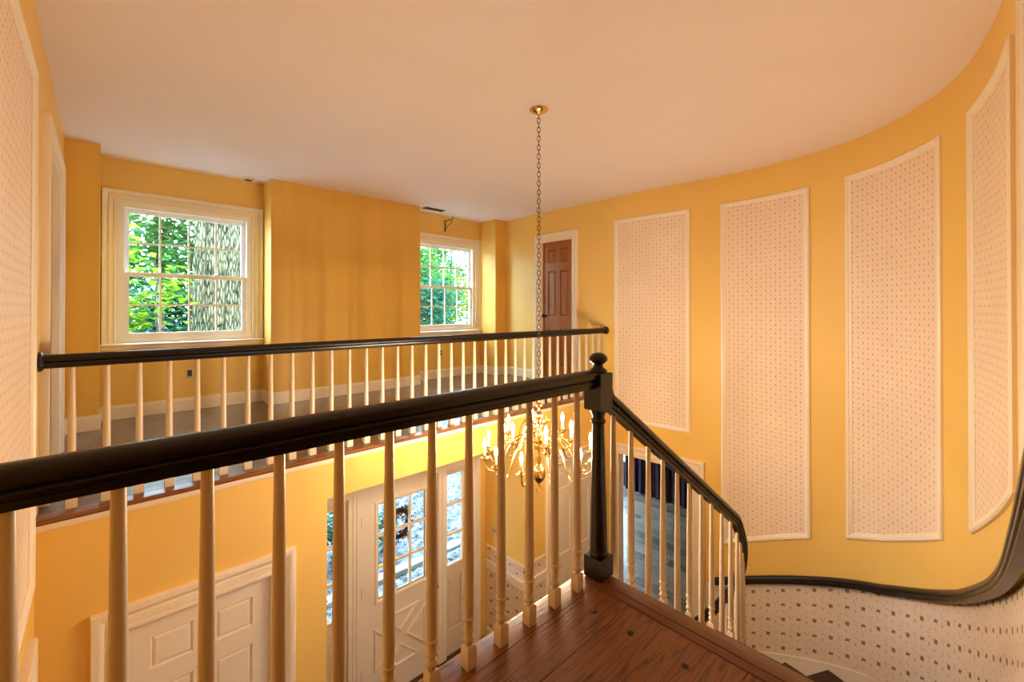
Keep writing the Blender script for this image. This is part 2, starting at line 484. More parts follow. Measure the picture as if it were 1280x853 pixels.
bmn = MB().sweep([(1.452, 1.02, 0.004), (1.452, -.1, 0.004)], [(-w, u) for w, u in [(-.052, -.026), (-.052, -.002), (-.046, .0), (-.02, .0), (-.016, -.004), (-.012, 0), (.046, 0), (.0505, -.0025), (.052, -.008), (.050, -.024), (.03, -.03)]])
obj('nosing', bmn, M['oak_nosing'], land)
for x, y in ((1.282, .93), (1.284, .785), (1.286, .60)):
    obj('peg', MB().lathe([(.011, -.002), (.011, .0008), (.009, .0012)], (x, y, 0), 12), M['peg'], land)
obj('fascia', MB().box(XL, 1.462, 1.082, 1.10, -0.31, -0.03), M['trim'], land, False)

# balcony
bal = struct('floor_balcony', MB().box(XL, XR, YN + .1, 5.96, SOF, -0.022), M['yellow'], 'dark oak strip floor of the balcony below the windows', cat='floor')
random.seed(3)
y = YN + 0.062
while y < 5.79:
    w = 0.083; x = XL - random.uniform(0, 1.2)
    while x < XR:
        L = random.uniform(0.8, 1.9); a, b = max(x, XL), min(x + L, XR)
        if b - a > 0.05: obj('floor_board', MB().board(a + .0008, b - .0008, y + .0008, min(y + w, 5.80) - .0008, -0.022, 0, .0015), M['oak_balcony'], bal, False)
        x += L
    y += w
obj('nosing', MB().sweep([(XL, YN + .012, 0), (XR, YN + .012, 0)], [(-.05, -.022), (-.05, 0), (.02, 0), (.034, -.004), (.04, -.016), (.034, -.03), (.02, -.034), (.01, -.034)]), M['oak_landing'], bal)
obj('fascia_trim', MB().sweep([(XL, YN, -.05), (XR, YN, -.05)], [(-.001, .02), (.016, .02), (.016, -.006), (.010, -.016), (-.001, -.018)]), M['trim'], bal)

struct('floor', MB().box(-0.4, 5.02, -0.3, 4.05, FZ - 0.1, FZ), M['oak_foyer'], 'wooden foyer floor at the bottom of the stairwell', cat='floor')

# left wall, with upper and lower door reveals
mb = MB().holewall([-3.0, YN, 5.98], [FZ, HC], [(3.61, 4.64, 0.0, 2.05), (1.75, 2.86, FZ, -0.555)], mapXL(XL), -0.14, 0)
struct('wall_left', mb, M['yellow'], 'yellow side wall at the far left', cat='wall')
# window wall with two openings
WCX = (0.682, 4.027); WH = 0.59; WZ = (0.745, 2.165)
mb = MB().holewall([XL - .14, XR + .12], [-0.03, HC], [(c - WH, c + WH, WZ[0], WZ[1]) for c in WCX], mapY(YW), -0.16, 0)
struct('wall_back', mb, M['yellow'], 'yellow window wall in the two recesses above the balcony', cat='wall')
struct('wall_breast', MB().box(1.388, 3.339, YC, YW, 0, HC), M['yellow_streak'], 'broad streaky yellow wall projection between the two windows', cat='wall')
struct('wall_pier', MB().box(XL, -.024, YP, YW, 0, HC), M['yellow_streak'], 'narrow yellow pier left of the left window', cat='wall')
struct('wall_pier.001', MB().box(4.715, XR, YP, YW, 0, HC), M['yellow_streak'], 'narrow yellow pier right of the right window', cat='wall')
# right wall, curved round the stair
us = frange(0.25, 6.6, 0.08) + [7.0, 7.6, 8.2, 8.93]
BD = (7.06, 7.66, 0.0, 2.12)        # brown door opening (s along the wall)
PD = (5.32, 6.30, FZ, -0.80)        # parlour opening
mb = MB().holewall(us, [FZ, -0.8, 0, HC], [BD, PD], mapW, -0.12, 0)
struct('wall_right', mb, M['yellow'], 'tall yellow wall that curves round the stair on the right', smooth=True, cat='wall')
# closet wall under the balcony at the left
CD = (0.10, 0.85, FZ, -0.735)
mb = MB().holewall([XL, 1.22], [FZ, -0.03], [CD], mapY(YN), -0.12, 0); struct('wall_closet', mb, M['yellow'], 'yellow foyer wall holding the white closet door', cat='wall')
struct('wall_fascia', MB().box(1.22, XR, YN, YN + .1, SOF, -0.03), M['yellow'], 'yellow strip of wall under the balcony edge', cat='wall')
struct('wall_alcove', MB().box(1.12, 1.22, YN + .12, YD + .1, FZ, SOF), M['yellow'], 'yellow return wall left of the front door', cat='wall')
SX = 3.29
struct('wall_switch', MB().box(SX, SX + .1, YN, YD + .1, FZ, SOF), M['yellow'], 'yellow return wall with switch plate right of the front door', cat='wall')
SD = (3.75, 4.58, FZ, -0.72)
mb = MB().holewall([SX + .1, XR], [FZ, SOF], [SD], mapY(YN), -0.1, 0); struct('wall_hall', mb, M['yellow'], 'yellow wall holding the white door behind the chandelier', cat='wall')
# front door wall: opening for the whole unit
FU = (1.36, 3.04, FZ, -0.60)
mb = MB().holewall([1.22, SX], [FZ, SOF], [FU], mapY(YD), -0.12, 0); struct('wall_front', mb, M['yellow'], 'strip of wall round the front door unit', cat='wall')
# unseen enclosure behind the camera
struct('wall_under_landing', MB().box(XL, 1.45, -0.24, -0.12, FZ, -0.30), M['yellow'], 'yellow foyer wall below the landing', cat='wall')
struct('wall_hall_side', MB().box(1.50, 1.62, -3.0, -0.12, -0.3, HC), M['yellow'], 'yellow side wall of the upper hall', cat='wall')
struct('wall_hall_back', MB().box(-0.4, 1.62, -3.12, -3.0, -0.3, HC), M['yellow'], 'yellow end wall of the upper hall', cat='wall')

# dark room through the doorway
PX1 = 8.3
par = struct('floor_parlour', MB().box(5.02, PX1, 1.5, 6.0, FZ - .1, FZ - 0.02), M['oak_parlour'], 'grey brown plank floor of the dark room through the doorway', cat='floor')
random.seed(11)
x = 5.022
pegs = MB()
while x < PX1 - .02:
    w = random.choice((0.09, 0.13, 0.17)); Y0, Y1 = (2.15, 3.22) if x + w < 5.3 else (1.5, 6.0); y = Y0 - random.uniform(0, 1.5)
    while y < Y1:
        L = random.uniform(1.0, 2.4); a, b = max(y, Y0), min(y + L, Y1)
        if b - a > 0.06:
            obj('floor_board', MB().board(x + .001, min(x + w, PX1) - .001, a + .001, b - .001, FZ - .02, FZ, .002), M['oak_parlour'], par, False)
            for yy in (a + .04, b - .04):
                for k in (0.25, 0.75): pegs.lathe([(.009, -.001), (.009, .0012), (.007, .0016)], (x + w * k, yy, FZ), 8)
        y += L
    x += w
po = obj('pegs', pegs, M['peg'], par, False); po['kind'] = 'stuff'
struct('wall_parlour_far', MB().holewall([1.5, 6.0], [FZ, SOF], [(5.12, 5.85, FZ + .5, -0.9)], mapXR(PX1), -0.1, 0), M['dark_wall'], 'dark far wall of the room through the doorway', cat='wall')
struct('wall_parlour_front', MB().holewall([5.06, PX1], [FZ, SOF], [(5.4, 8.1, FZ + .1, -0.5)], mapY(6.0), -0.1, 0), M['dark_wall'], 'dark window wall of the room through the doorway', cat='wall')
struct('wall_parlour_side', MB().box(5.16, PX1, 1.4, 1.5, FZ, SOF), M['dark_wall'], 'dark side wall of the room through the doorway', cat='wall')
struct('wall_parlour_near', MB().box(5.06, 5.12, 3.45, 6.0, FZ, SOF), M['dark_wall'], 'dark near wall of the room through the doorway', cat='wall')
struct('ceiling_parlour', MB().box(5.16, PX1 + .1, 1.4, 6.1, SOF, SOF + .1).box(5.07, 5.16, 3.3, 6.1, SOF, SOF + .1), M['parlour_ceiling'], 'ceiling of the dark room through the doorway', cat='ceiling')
# ------------------------------------------------------------------ mouldings
CAS = [(0, 0), (0, .014), (.010, .019), (.018, .019), (.020, .012), (.026, .012), (.028, .021), (.055, .023), (.058, .014), (.064, .013), (.067, .022), (.082, .034), (.092, .038), (.104, .037), (.108, .030), (.108, 0)]
def casing3(u0, u1, z0, z1, m, w=0.108):
    """three-sided door casing outside the opening u0..u1, z0..z1"""
    k = w / 0.108
    return MB().mould([(u0, z0), (u0, z1), (u1, z1), (u1, z0)], False, [(a * k, d) for a, d in CAS], m)
def baseboard(name, path, h=0.135, label=None):
    mb = MB().sweep([(x, y, z) for x, y, z in path], [(0, 0), (.016, 0), (.016, h - .025), (.010, h - .012), (.006, h), (0, h)])
    return struct(name, mb, M['trim'], label, cat='baseboard')
baseboard('baseboard_back', [(XL, 4.78, 0), (XL, YP, 0)][:2], label='white baseboard on the left side wall above the balcony floor')
baseboard('baseboard_back.001', [(XL, YP, 0), (-.024, YP, 0), (-.024, YW, 0), (1.388, YW, 0), (1.388, YC, 0)], label='white baseboard below the left window')
baseboard('baseboard_breast', [(1.388, YC, 0), (3.339, YC, 0), (3.339, YW, 0)], label='white baseboard along the wall projection between the windows')
baseboard('baseboard_back.002', [(3.339, YW, 0), (4.715, YW, 0), (4.715, YP, 0), (XR, YP, 0), (XR, 4.73, 0)], label='white baseboard below the right window')
baseboard('baseboard_right', [(XR, 3.855, 0), (XR, YN + .06, 0)], label='white baseboard right of the brown door')

# ------------------------------------------------------------------ windows
def window(idx, cx, label):
    root = empty('window_%d' % idx, (cx, YW, WZ[0]), label, 'window', kind='structure')
    m = mapY(YW); u0, u1 = cx - WH, cx + WH; z0, z1 = WZ
    obj('casing', MB().mould([(u0, z0 - .02), (u0, z1), (u1, z1), (u1, z0 - .02)], False, CAS, m), M['trim'], root)
    obj('sill', MB().sweep([(cx - .72, YW, z0), (cx + .72, YW, z0)], [(-.05, -.03), (-.05, 0), (.045, 0), (.055, -.006), (.058, -.016), (.052, -.026), (.03, -.03), (.026, -.06), (0, -.06), (0, -.03)]), M['trim'], root)
    def rectframe(a, b, c, d, w, d0, d1, wb=None):
        wb = wb or w
        return MB().holewall([a, b], [c, d], [(a + w, b - w, c + wb, d - w)], m, d0, d1)
    obj('frame', rectframe(u0, u1, z0, z1, .055, -.13, -.012), M['vinyl'], root, False)
    a, b, zb, zt = u0 + .055, u1 - .055, z0 + .055, z1 - .055
    zm = 1.44
    for nm, (c, d, d0, d1) in (('upper_sash', (zm - .015, zt, -.115, -.08)), ('lower_sash', (zb, zm + .02, -.075, -.035))):
        w = 0.042
        sash = obj(nm, rectframe(a, b, c, d, w, d0, d1), M['vinyl'], root, False)
        ga, gb, gc, gd = a + w, b - w, c + w, d - w; dm = (d0 + d1) / 2
        for k in range(1, 4):
            x = ga + (gb - ga) * k / 4; obj('muntin', MB().box(x - .009, x + .009, gc, gd, dm - .006, dm + .010, m), M['vinyl'], sash, False)
        zc = (gc + gd) / 2; obj('muntin', MB().box(ga, gb, zc - .009, zc + .009, dm - .006, dm + .0095, m), M['vinyl'], sash, False)
        for k in range(4):
            for j in range(2):
                xa = ga + (gb - ga) * k / 4; za = gc + (gd - gc) * j / 2
                obj('pane', MB().box(xa, xa + (gb - ga) / 4, za, za + (gd - gc) / 2, dm - .003, dm + .001, m), M['glass'], sash, False)
    for k in (-.25, .25): obj('sash_lock', MB().box(cx + k - .025, cx + k + .025, zm + .02, zm + .03, -.07, -.04, m), M['vinyl'], root, False)
window(1, WCX[0], 'white double hung window with an oak trunk outside, left of the two')
window(2, WCX[1], 'white double hung window below the iron bracket, right of the two')

# ------------------------------------------------------------------ doors
ROW6 = ((0.845, 0.945), (0.465, 0.79), (0.10, 0.385))
def panel_door(name, u0, u1, z0, z1, m, mat, label, dface=-.03, th=.04, rows=ROW6, stile=.105, cas=True, cas_w=0.118, parent_kind='structure', mid=.105, knob=None, casmat=None):
    root = empty(name, m((u0 + u1) / 2, z0, 0), label, 'door', kind=parent_kind)
    H = z1 - z0; W = u1 - u0; pw = (W - 2 * stile - mid) / 2
    holes = []
    for a, b in rows:
        for s_ in (u0 + stile, u0 + stile + pw + mid): holes.append((s_, s_ + pw, z0 + a * H, z0 + b * H))
    lf = obj('leaf', MB().holewall([u0 + .002, u1 - .002], [z0 + .004, z1 - .003], holes, m, dface - th, dface), mat, root, False)
    for h in holes:
        mb = MB().frust(h[0], h[1], h[2], h[3], dface - .022, dface - .004, 0.03, m)
        mb.mould([(h[0], h[2]), (h[1], h[2]), (h[1], h[3]), (h[0], h[3])], True, [(0, dface - .02), (0, dface), (.004, dface + .001), (.012, dface - .008), (.014, dface - .02)], m)
        obj('panel', mb, mat, lf, False)
    if cas: obj('casing', casing3(u0, u1, z0, z1, m, cas_w), casmat or M['trim'], root)
    obj('jamb', MB().mould([(u0, z0), (u0, z1), (u1, z1), (u1, z0)], False, [(.0, -.115), (.0, 0.001), (-.008, 0.001), (-.008, dface + .004), (-.001, dface + .004), (-.001, -.115)], m), casmat or M['trim'], root)
    if knob:
        ku, kz, kmat = knob
        mb = MB(); prof = [(.026, 0), (.026, .006), (.012, .010), (.010, .03), (.022, .038), (.028, .05), (.024, .062), (.012, .068)]
        n = 12
        for r, d in prof:
            for i in range(n): mb.v.append(m(ku + r * cos(2 * pi * i / n), kz + r * sin(2 * pi * i / n), dface + d))
        for j in range(len(prof) - 1):
            for i in range(n): mb.f.append((j * n + i, j * n + (i + 1) % n, (j + 1) * n + (i + 1) % n, (j + 1) * n + i))
        mb.f.append(tuple(range((len(prof) - 1) * n, len(prof) * n)))
        obj('knob', mb, kmat, lf)
    return root
panel_door('door_1', BD[0], BD[1], 0, BD[3], mapW, M['brown_door'], 'brown stained six panel door in white casing on the upper floor', stile=.10, mid=.08, knob=(BD[1] - .05, .99, M['black_iron']), casmat=M['trim'])
panel_door('door_2', CD[0], CD[1], FZ, CD[3], mapY(YN), M['door_white'], 'white six panel closet door in fluted casing at lower left', cas_w=.145)
panel_door('door_3', SD[0], SD[1], FZ, SD[3], mapY(YN), M['door_white'], 'white six panel door behind the chandelier on the lower floor', knob=(SD[0] + .06, FZ + .95, M['brass']))
panel_door('door_4', 3.61, 4.64, 0, 2.05, mapXL(XL), M['door_white'], 'white door with casing at the left end of the balcony')
panel_door('door_5', 1.75, 2.86, FZ, -0.555, mapXL(XL), M['door_white'], 'white door casing at the lower left edge below the dotted panel')
# parlour doorway: casing only
t1 = struct('trim_1', casing3(PD[0], PD[1], FZ, PD[3], mapW, .135), M['trim'], 'white casing round the doorway to the dark plank room', smooth=True, cat='door casing')
obj('jamb', MB().mould([(PD[0], FZ), (PD[0], PD[3]), (PD[1], PD[3]), (PD[1], FZ)], False, [(0, -.121), (0, 0.001), (-.012, 0.001), (-.012, -.121)], mapW), M['trim'], t1)

# front door unit
m = mapY(YD)
fd = empty('door_6', (2.205, YD, FZ), 'white front door with nine glass panes and a crossbuck', 'door', kind='structure')
DX0, DX1, DZ1 = 1.778, 2.636, -0.676
GX0, GX1, GZ0, GZ1 = 1.945, 2.51, -1.77, -0.81
PA = [(GX0 + .02 + i * (GX1 - GX0 - .04) / 3, GZ0 + .02 + j * (GZ1 - GZ0 - .04) / 3) for i in range(3) for j in range(3)]
leaf = obj('leaf', MB().holewall([DX0 + .003, DX1 - .003], [FZ + .012, DZ1 - .003], [(GX0 + .02, GX1 - .02, GZ0 + .02, GZ1 - .02)], m, -.075, -.03), M['door_white'], fd, False)
obj('glazing_frame', MB().mould([(GX0 - .02, GZ0 - .02), (GX1 + .02, GZ0 - .02), (GX1 + .02, GZ1 + .02), (GX0 - .02, GZ1 + .02)], True, [(0, -.03), (.004, -.016), (.022, -.016), (.04, -.034), (.04, -.05), (0, -.05)], m), M['door_white'], leaf, False)
gw, gh = (GX1 - GX0 - .04) / 3, (GZ1 - GZ0 - .04) / 3
for x, z in PA: obj('pane', MB().box(x, x + gw, z, z + gh, -.055, -.051, m), M['glass'], leaf, False)
for k in (1, 2):
    obj('muntin', MB().box(GX0 + .02 + gw * k - .012, GX0 + .02 + gw * k + .012, GZ0 + .02, GZ1 - .02, -.06, -.032, m), M['door_white'], leaf, False)
    obj('muntin', MB().box(GX0 + .02, GX1 - .02, GZ0 + .02 + gh * k - .012, GZ0 + .02 + gh * k + .012, -.06, -.0325, m), M['door_white'], leaf, False)
CX0, CX1, CZ0, CZ1 = 1.92, 2.49, -2.50, -1.96
cx, cz = (CX0 + CX1) / 2, (CZ0 + CZ1) / 2; g_ = 0.055
for tri in ([(CX0 + g_ * 1.2, CZ1), (CX1 - g_ * 1.2, CZ1), (cx, cz + g_ * 1.1)], [(CX0 + g_ * 1.2, CZ0), (CX1 - g_ * 1.2, CZ0), (cx, cz - g_ * 1.1)],
            [(CX0, CZ0 + g_), (CX0, CZ1 - g_), (cx - g_ * 1.1, cz)], [(CX1, CZ0 + g_), (CX1, CZ1 - g_), (cx + g_ * 1.1, cz)]):
    a, b, c = [Vector(p) for p in tri]
    if (b - a).cross(c - a) < 0: tri = tri[::-1]
    obj('crossbuck_moulding', MB().mould(tri, True, [(0, -.03), (.002, -.016), (.012, -.014), (.02, -.022), (.022, -.03)], m), M['door_white'], leaf, False)
for z in (-0.95, -1.62, -2.4): obj('hinge', MB().box(DX0 - .006, DX0 + .012, z - .05, z + .05, -.03, -.02, m), M['steel'], leaf, False)
for z, r in ((-1.775, .022), (-1.885, .026)):
    mb = MB(); prof = [(r, 0), (r, .008), (.012, .012), (.010, .03), (.022, .04), (.026, .052), (.014, .064)] if r > .024 else [(r, 0), (r, .010), (.012, .02)]
    n = 12
    for rr, d in prof:
        for i in range(n): mb.v.append(m(2.60 + rr * cos(2 * pi * i / n), z + rr * sin(2 * pi * i / n), -.03 + d))
    for j in range(len(prof) - 1):
        for i in range(n): mb.f.append((j * n + i, j * n + (i + 1) % n, (j + 1) * n + (i + 1) % n, (j + 1) * n + i))
    mb.f.append(tuple(range((len(prof) - 1) * n, len(prof) * n)))
    obj('knob' if r > .024 else 'deadbolt', mb, M['black_iron'], leaf)
# frame, mullions, header, threshold
for a, b in ((1.36, 1.392), (1.655, 1.775), (2.639, 2.742), (3.01, 3.04)): obj('mullion', MB().box(a, b, FZ, -0.60, -.11, .004, m), M['door_white'], fd, False)
for x in (1.70, 1.735, 2.69):
    obj('mullion_bead', MB().mould([(x, FZ + .02), (x, -0.66)], False, [(-.006, .003), (-.006, .012), (.006, .012), (.006, .003)], m), M['door_white'], fd, False)
obj('header', MB().box(1.36, 3.04, DZ1, -0.59, -.11, .006, m), M['door_white'], fd, False)
obj('threshold', MB().box(1.36, 3.04, FZ, FZ + .012, -.12, .02, m), M['tread'], fd, False)
obj('casing', casing3(1.36, 3.04, FZ, -0.60, m, .16), M['door_white'], fd)
obj('frieze', MB().box(1.22, SX, -0.46, SOF - .001, .0, .035, m).box(1.22, SX, -0.39, SOF - .001, .035, .06, m), M['door_white'], fd, False)
for nm, a, b in (('sidelight', 1.392, 1.655), ('sidelight', 2.742, 3.01)):
    holes = [(a + .03, b - .03, -1.755, -0.755), (a + .045, b - .045, -2.47, -1.90)]
    sl = obj(nm, MB().holewall([a, b], [FZ + .012, DZ1], holes, m, -.07, -.03), M['worn_white'], fd, False)
    zz = [-1.755, -1.755 + 1 / 3, -1.755 + 2 / 3, -.755]
    for z0_, z1_ in zip(zz, zz[1:]): obj('pane', MB().box(a + .03, b - .03, z0_, z1_, -.054, -.05, m), M['glass'], sl, False)
    for z in zz[1:3]: obj('muntin', MB().box(a + .03, b - .03, z - .014, z + .014, -.06, -.034, m), M['door_white'], sl, False)
    obj('panel', MB().frust(a + .045, b - .045, -2.47, -1.90, -.05, -.036, .03, m), M['worn_white'], sl, False)

# wainscot papers and rails on the switch wall and its return
def dado(name, u0, u1, m, label):
    root = empty(name, m((u0 + u1) / 2, FZ, 0), label, 'wainscot', kind='structure')
    def sheet(nm, za, zb, mat, d):
        mb = MB(); mb.box(u0, u1, za, zb, 0.0005, d, m)
        uvs = [(u_, z_) for u_ in (u0, u1) for z_ in (za, zb) for _ in (0, 1)]
        obj(nm, mb, mat, root, False, uvs)
    sheet('wallpaper', FZ + .11, -1.93, M['floral'], .003)
    sheet('border_paper', -1.84, -1.68, M['border'], .003)
    obj('chair_rail', MB().box(u0, u1, -1.93, -1.84, .0005, .02, m).box(u0, u1, -1.855, -1.835, .02, .03, m), M['trim'], root, False)
    obj('top_bead', MB().box(u0, u1, -1.685, -1.665, .0005, .012, m), M['trim'], root, False)
    obj('baseboard', MB().box(u0, u1, FZ, FZ + .12, .0005, .016, m), M['trim'], root, False)
dado('trim_2', YN + .001, YD - .04, mapXR(SX), 'floral wainscot with white chair rail beside the front door')
dado('trim_3', SX, 3.64, mapY(YN), 'floral wainscot strip with chair rail left of the lower white door')

# ------------------------------------------------------------------ wallpaper panels in white frames
PM = [(0, .0005), (0, .014), (.010, .022), (.028, .022), (.034, .014), (.046, .012), (.052, .006), (.052, .0005)]
def wall_panel(u0, u1, ztop, zbot, m, label, step=0.06):
    """zbot is a function of u; field first, mitred moulding round it"""
    us = frange(u0, u1, step); zb = zbot if callable(zbot) else (lambda u: zbot)
    root = empty('wall_panel', m((u0 + u1) / 2, zb((u0 + u1) / 2), 0), label, 'wall panel', 'dotted wallpaper panels in white frames')
    mb = MB(); uvs = []
    for u in us:
        for z in (zb(u) + .02, ztop - .02):
            for d in (.0008, .003): mb.v.append(m(min(max(u, u0 + .02), u1 - .02), z, d)); uvs.append((u, z))
    for i in range(len(us) - 1):
        a, b = 4 * i, 4 * i + 4
        mb.f += [(a + 1, b + 1, b + 3, a + 3), (a, a + 2, b + 2, b), (a, b, b + 1, a + 1), (a + 2, a + 3, b + 3, b + 2)]
    e = 4 * (len(us) - 1); mb.f += [(0, 1, 3, 2), (e, e + 2, e + 3, e + 1)]
    obj('wallpaper', mb, M['dots'], root, True, uvs)
    path = [(u, zb(u)) for u in us] + [(u, ztop) for u in reversed(us)]
    obj('moulding', MB().mould(path, True, PM, m), M['trim'], root)
pb = lambda u: railz(u) + 0.385
wall_panel(5.345, 6.342, 2.265, -0.365, mapW, 'dotted wallpaper panel ending right of the balcony rail, shortest on the right wall')
wall_panel(4.145, 5.008, 2.265, pb, mapW, 'tall dotted wallpaper panel second from the brown door on the right wall')
wall_panel(2.89, 3.832, 2.275, pb, mapW, 'dotted wallpaper panel third from the brown door on the curved wall')
wall_panel(1.56, 2.498, 2.275, pb, mapW, 'strongly curved dotted wallpaper panel above the near end of the wall handrail')
wall_panel(0.30, 1.24, 2.275, pb, mapW, 'edge of a dotted wallpaper panel at the far right of the photo')
wall_panel(1.95, 3.05, 2.215, -0.25, mapXL(XL), 'large dotted wallpaper panel on the left wall at the photo edge')

# ------------------------------------------------------------------ stair: treads, risers, strings, wall skirt, dado paper
stair = empty('staircase', (NX0, 0.5, 0), 'curved staircase with dark treads descending along the right wall', 'staircase', kind='structure')
def outer_xy(t, d=0.012):
    p, n = wallpt(souter(t)); return Vector((p.x + n.x * d, p.y + n.y * d))
for i in range(1, 14):
    a, b = i - 1.0, i + (0.10 if i <= 5 else 0.09)
    ts = [a + (b - a) * k / 4 for k in range(5)]
    ip = [inner(t, -.035) for t in ts]; op = [outer_xy(t) for t in ts]
    mb = MB(); z1, z0 = tz(i), tz(i) - .03; n = len(ts)
    for z in (z0, z1):
        for p in ip: mb.v.append((p.x, p.y, z))
        for p in op: mb.v.append((p.x, p.y, z))
    def q(l, k): return l * 2 * n + k
    for k in range(n - 1):
        mb.f += [(q(1, k), q(1, n + k), q(1, n + k + 1), q(1, k + 1)), (q(0, k), q(0, k + 1), q(0, n + k + 1), q(0, n + k)),
                 (q(0, k), q(1, k), q(1, k + 1), q(0, k + 1)), (q(0, n + k), q(0, n + k + 1), q(1, n + k + 1), q(1, n + k))]
    mb.f += [(q(0, 0), q(0, n), q(1, n), q(1, 0)), (q(0, n - 1), q(1, n - 1), q(1, 2 * n - 1), q(0, 2 * n - 1))]
    obj('tread', mb, M['tread'], stair, False)
for i in range(0, 14):
    p, o_ = inner(i, -.02), outer_xy(i); p2, o2 = inner(max(i - .06, 0) if i else -.07, -.02), outer_xy(max(i - .05, 0)) if i else outer_xy(0) - Vector((.02, 0))
    mb = MB(); za, zb_ = (tz(i + 1) if i < 13 else FZ), (tz(i) if i else 0) - .03
    for z in (za, zb_):
        for w in (p, o_, o2, p2): mb.v.append((w.x, w.y, z))
    mb.f = [(0, 1, 2, 3), (7, 6, 5, 4), (0, 4, 5, 1), (1, 5, 6, 2), (2, 6, 7, 3), (3, 7, 4, 0)]
    obj('riser', mb, M['trim'], stair, False)
# inner string below the treads
mb = MB(); ts = frange(0.0, 14.0, 0.25)
for t in ts:
    for r in (-.012, .02):
        p = inner(t, r); zt = tz(t + .08) - .04; zb_ = max(tz(t) - .46, FZ)
        mb.v += [(p.x, p.y, min(zt, 0)), (p.x, p.y, min(zb_, zt - .01))]
for i in range(len(ts) - 1):
    a, b = 4 * i, 4 * i + 4
    mb.f += [(a, a + 1, b + 1, b), (a + 2, b + 2, b + 3, a + 3), (a, b, b + 2, a + 2), (a + 1, a + 3, b + 3, b + 1)]
e = 4 * (len(ts) - 1); mb.f += [(0, 2, 3, 1), (e, e + 1, e + 3, e + 2)]
obj('string', mb, M['trim'], stair)
# soffit closing the underside
mb = MB()
for t in ts:
    z = max(-RISE * t - .46, FZ + .002)
    for dz in (0, -.02):
        p, o_ = inner(t, .02), outer_xy(t, .002); mb.v += [(p.x, p.y, z + dz), (o_.x, o_.y, z + dz)]
for i in range(len(ts) - 1):
    a, b = 4 * i, 4 * i + 4
    mb.f += [(a, a + 1, b + 1, b), (a + 2, b + 2, b + 3, a + 3), (a, b, b + 2, a + 2), (a + 1, a + 3, b + 3, b + 1)]
mb.f += [(0, 2, 3, 1), (e, e + 1, e + 3, e + 2)]
obj('soffit', mb, M['yellow'], stair)
# skirt board along the wall
S0, S1 = 0.22, 5.18
us = frange(S0, S1, 0.08)
mb = MB()
for u in us:
    zt = railz(u) - .765
    for (d, z) in ((.0006, zt - .42), (.014, zt - .42), (.014, zt - .012), (.020, zt - .010), (.020, zt), (.0006, zt)): mb.v.append(mapW(u, max(z, FZ + .002) if z < zt - .1 else z, d))
for i in range(len(us) - 1):
    for q_ in range(6): mb.f.append((6 * i + q_, 6 * i + (q_ + 1) % 6, 6 * i + 6 + (q_ + 1) % 6, 6 * i + 6 + q_))
mb.f += [tuple(range(6)), tuple(6 * (len(us) - 1) + i for i in reversed(range(6)))]
obj('skirt', mb, M['trim'], stair)
mb = MB(); uvs = []
for u in us:
    zt = railz(u) - .02; zb_ = railz(u) - .77
    for z in (zb_, zt):
        for d in (.0006, .0025): mb.v.append(mapW(u, z, d)); uvs.append((u, z))
for i in range(len(us) - 1):
    a, b = 4 * i, 4 * i + 4
    mb.f += [(a + 1, b + 1, b + 3, a + 3), (a, a + 2, b + 2, b), (a, b, b + 1, a + 1), (a + 2, a + 3, b + 3, b + 2)]
e = 4 * (len(us) - 1); mb.f += [(0, 1, 3, 2), (e, e + 2, e + 3, e + 1)]
t4 = obj('trim_4', mb, M['floral'], None, True, uvs); tag(t4, 'floral wallpaper band between the wall handrail and the stair skirt', 'wallpaper', kind='structure')

# ------------------------------------------------------------------ balusters and rails
RAIL = [(-.017, -.036), (-.017, -.022), (-.024, -.018), (-.026, -.008), (-.021, -.002), (-.029, .004), (-.031, .014), (-.028, .024), (-.019, .033), (-.007, .037),
        (.007, .037), (.019, .033), (.028, .024), (.031, .014), (.029, .004), (.021, -.002), (.026, -.008), (.024, -.018), (.017, -.022), (.017, -.036)]
def baluster_mesh(name, H, sq=.034, base=.065, rt=.011, n=14, k_=1.0):
    """square block, ball, two rings, then one long taper"""
    mb = MB(); h = sq / 2; c = .003
    for z, k in ((0, h), (base - c * 2, h), (base, h - c * 1.5)):
        mb.v += [(-k, -k, z), (k, -k, z), (k, k, z), (-k, k, z)]
    for b in (0, 4): mb.f += [(b + i, b + (i + 1) % 4, b + 4 + (i + 1) % 4, b + 4 + i) for i in range(4)]
    mb.f += [(3, 2, 1, 0), (8, 9, 10, 11)]
    z = base
    prof = [(.009, z - .002), (.010, z + .003), (.0155, z + .011), (.0185, z + .019), (.0155, z + .028), (.0095, z + .036), (.0105, z + .040), (.0175, z + .043), (.0185, z + .046), (.0170, z + .049),
            (.0142, z + .056), (.0142, z + .075), (.0180, z + .078), (.0190, z + .082), (.0180, z + .085), (.0150, z + .088), (.0158, z + .10), (.0160, z + .16), (.0145, H * .6), (rt, H)]
    prof = [(a * k_, b) for a, b in prof]
    mb.lathe(prof, (0, 0, 0), n)
    return mb.mesh(name, M['baluster'])
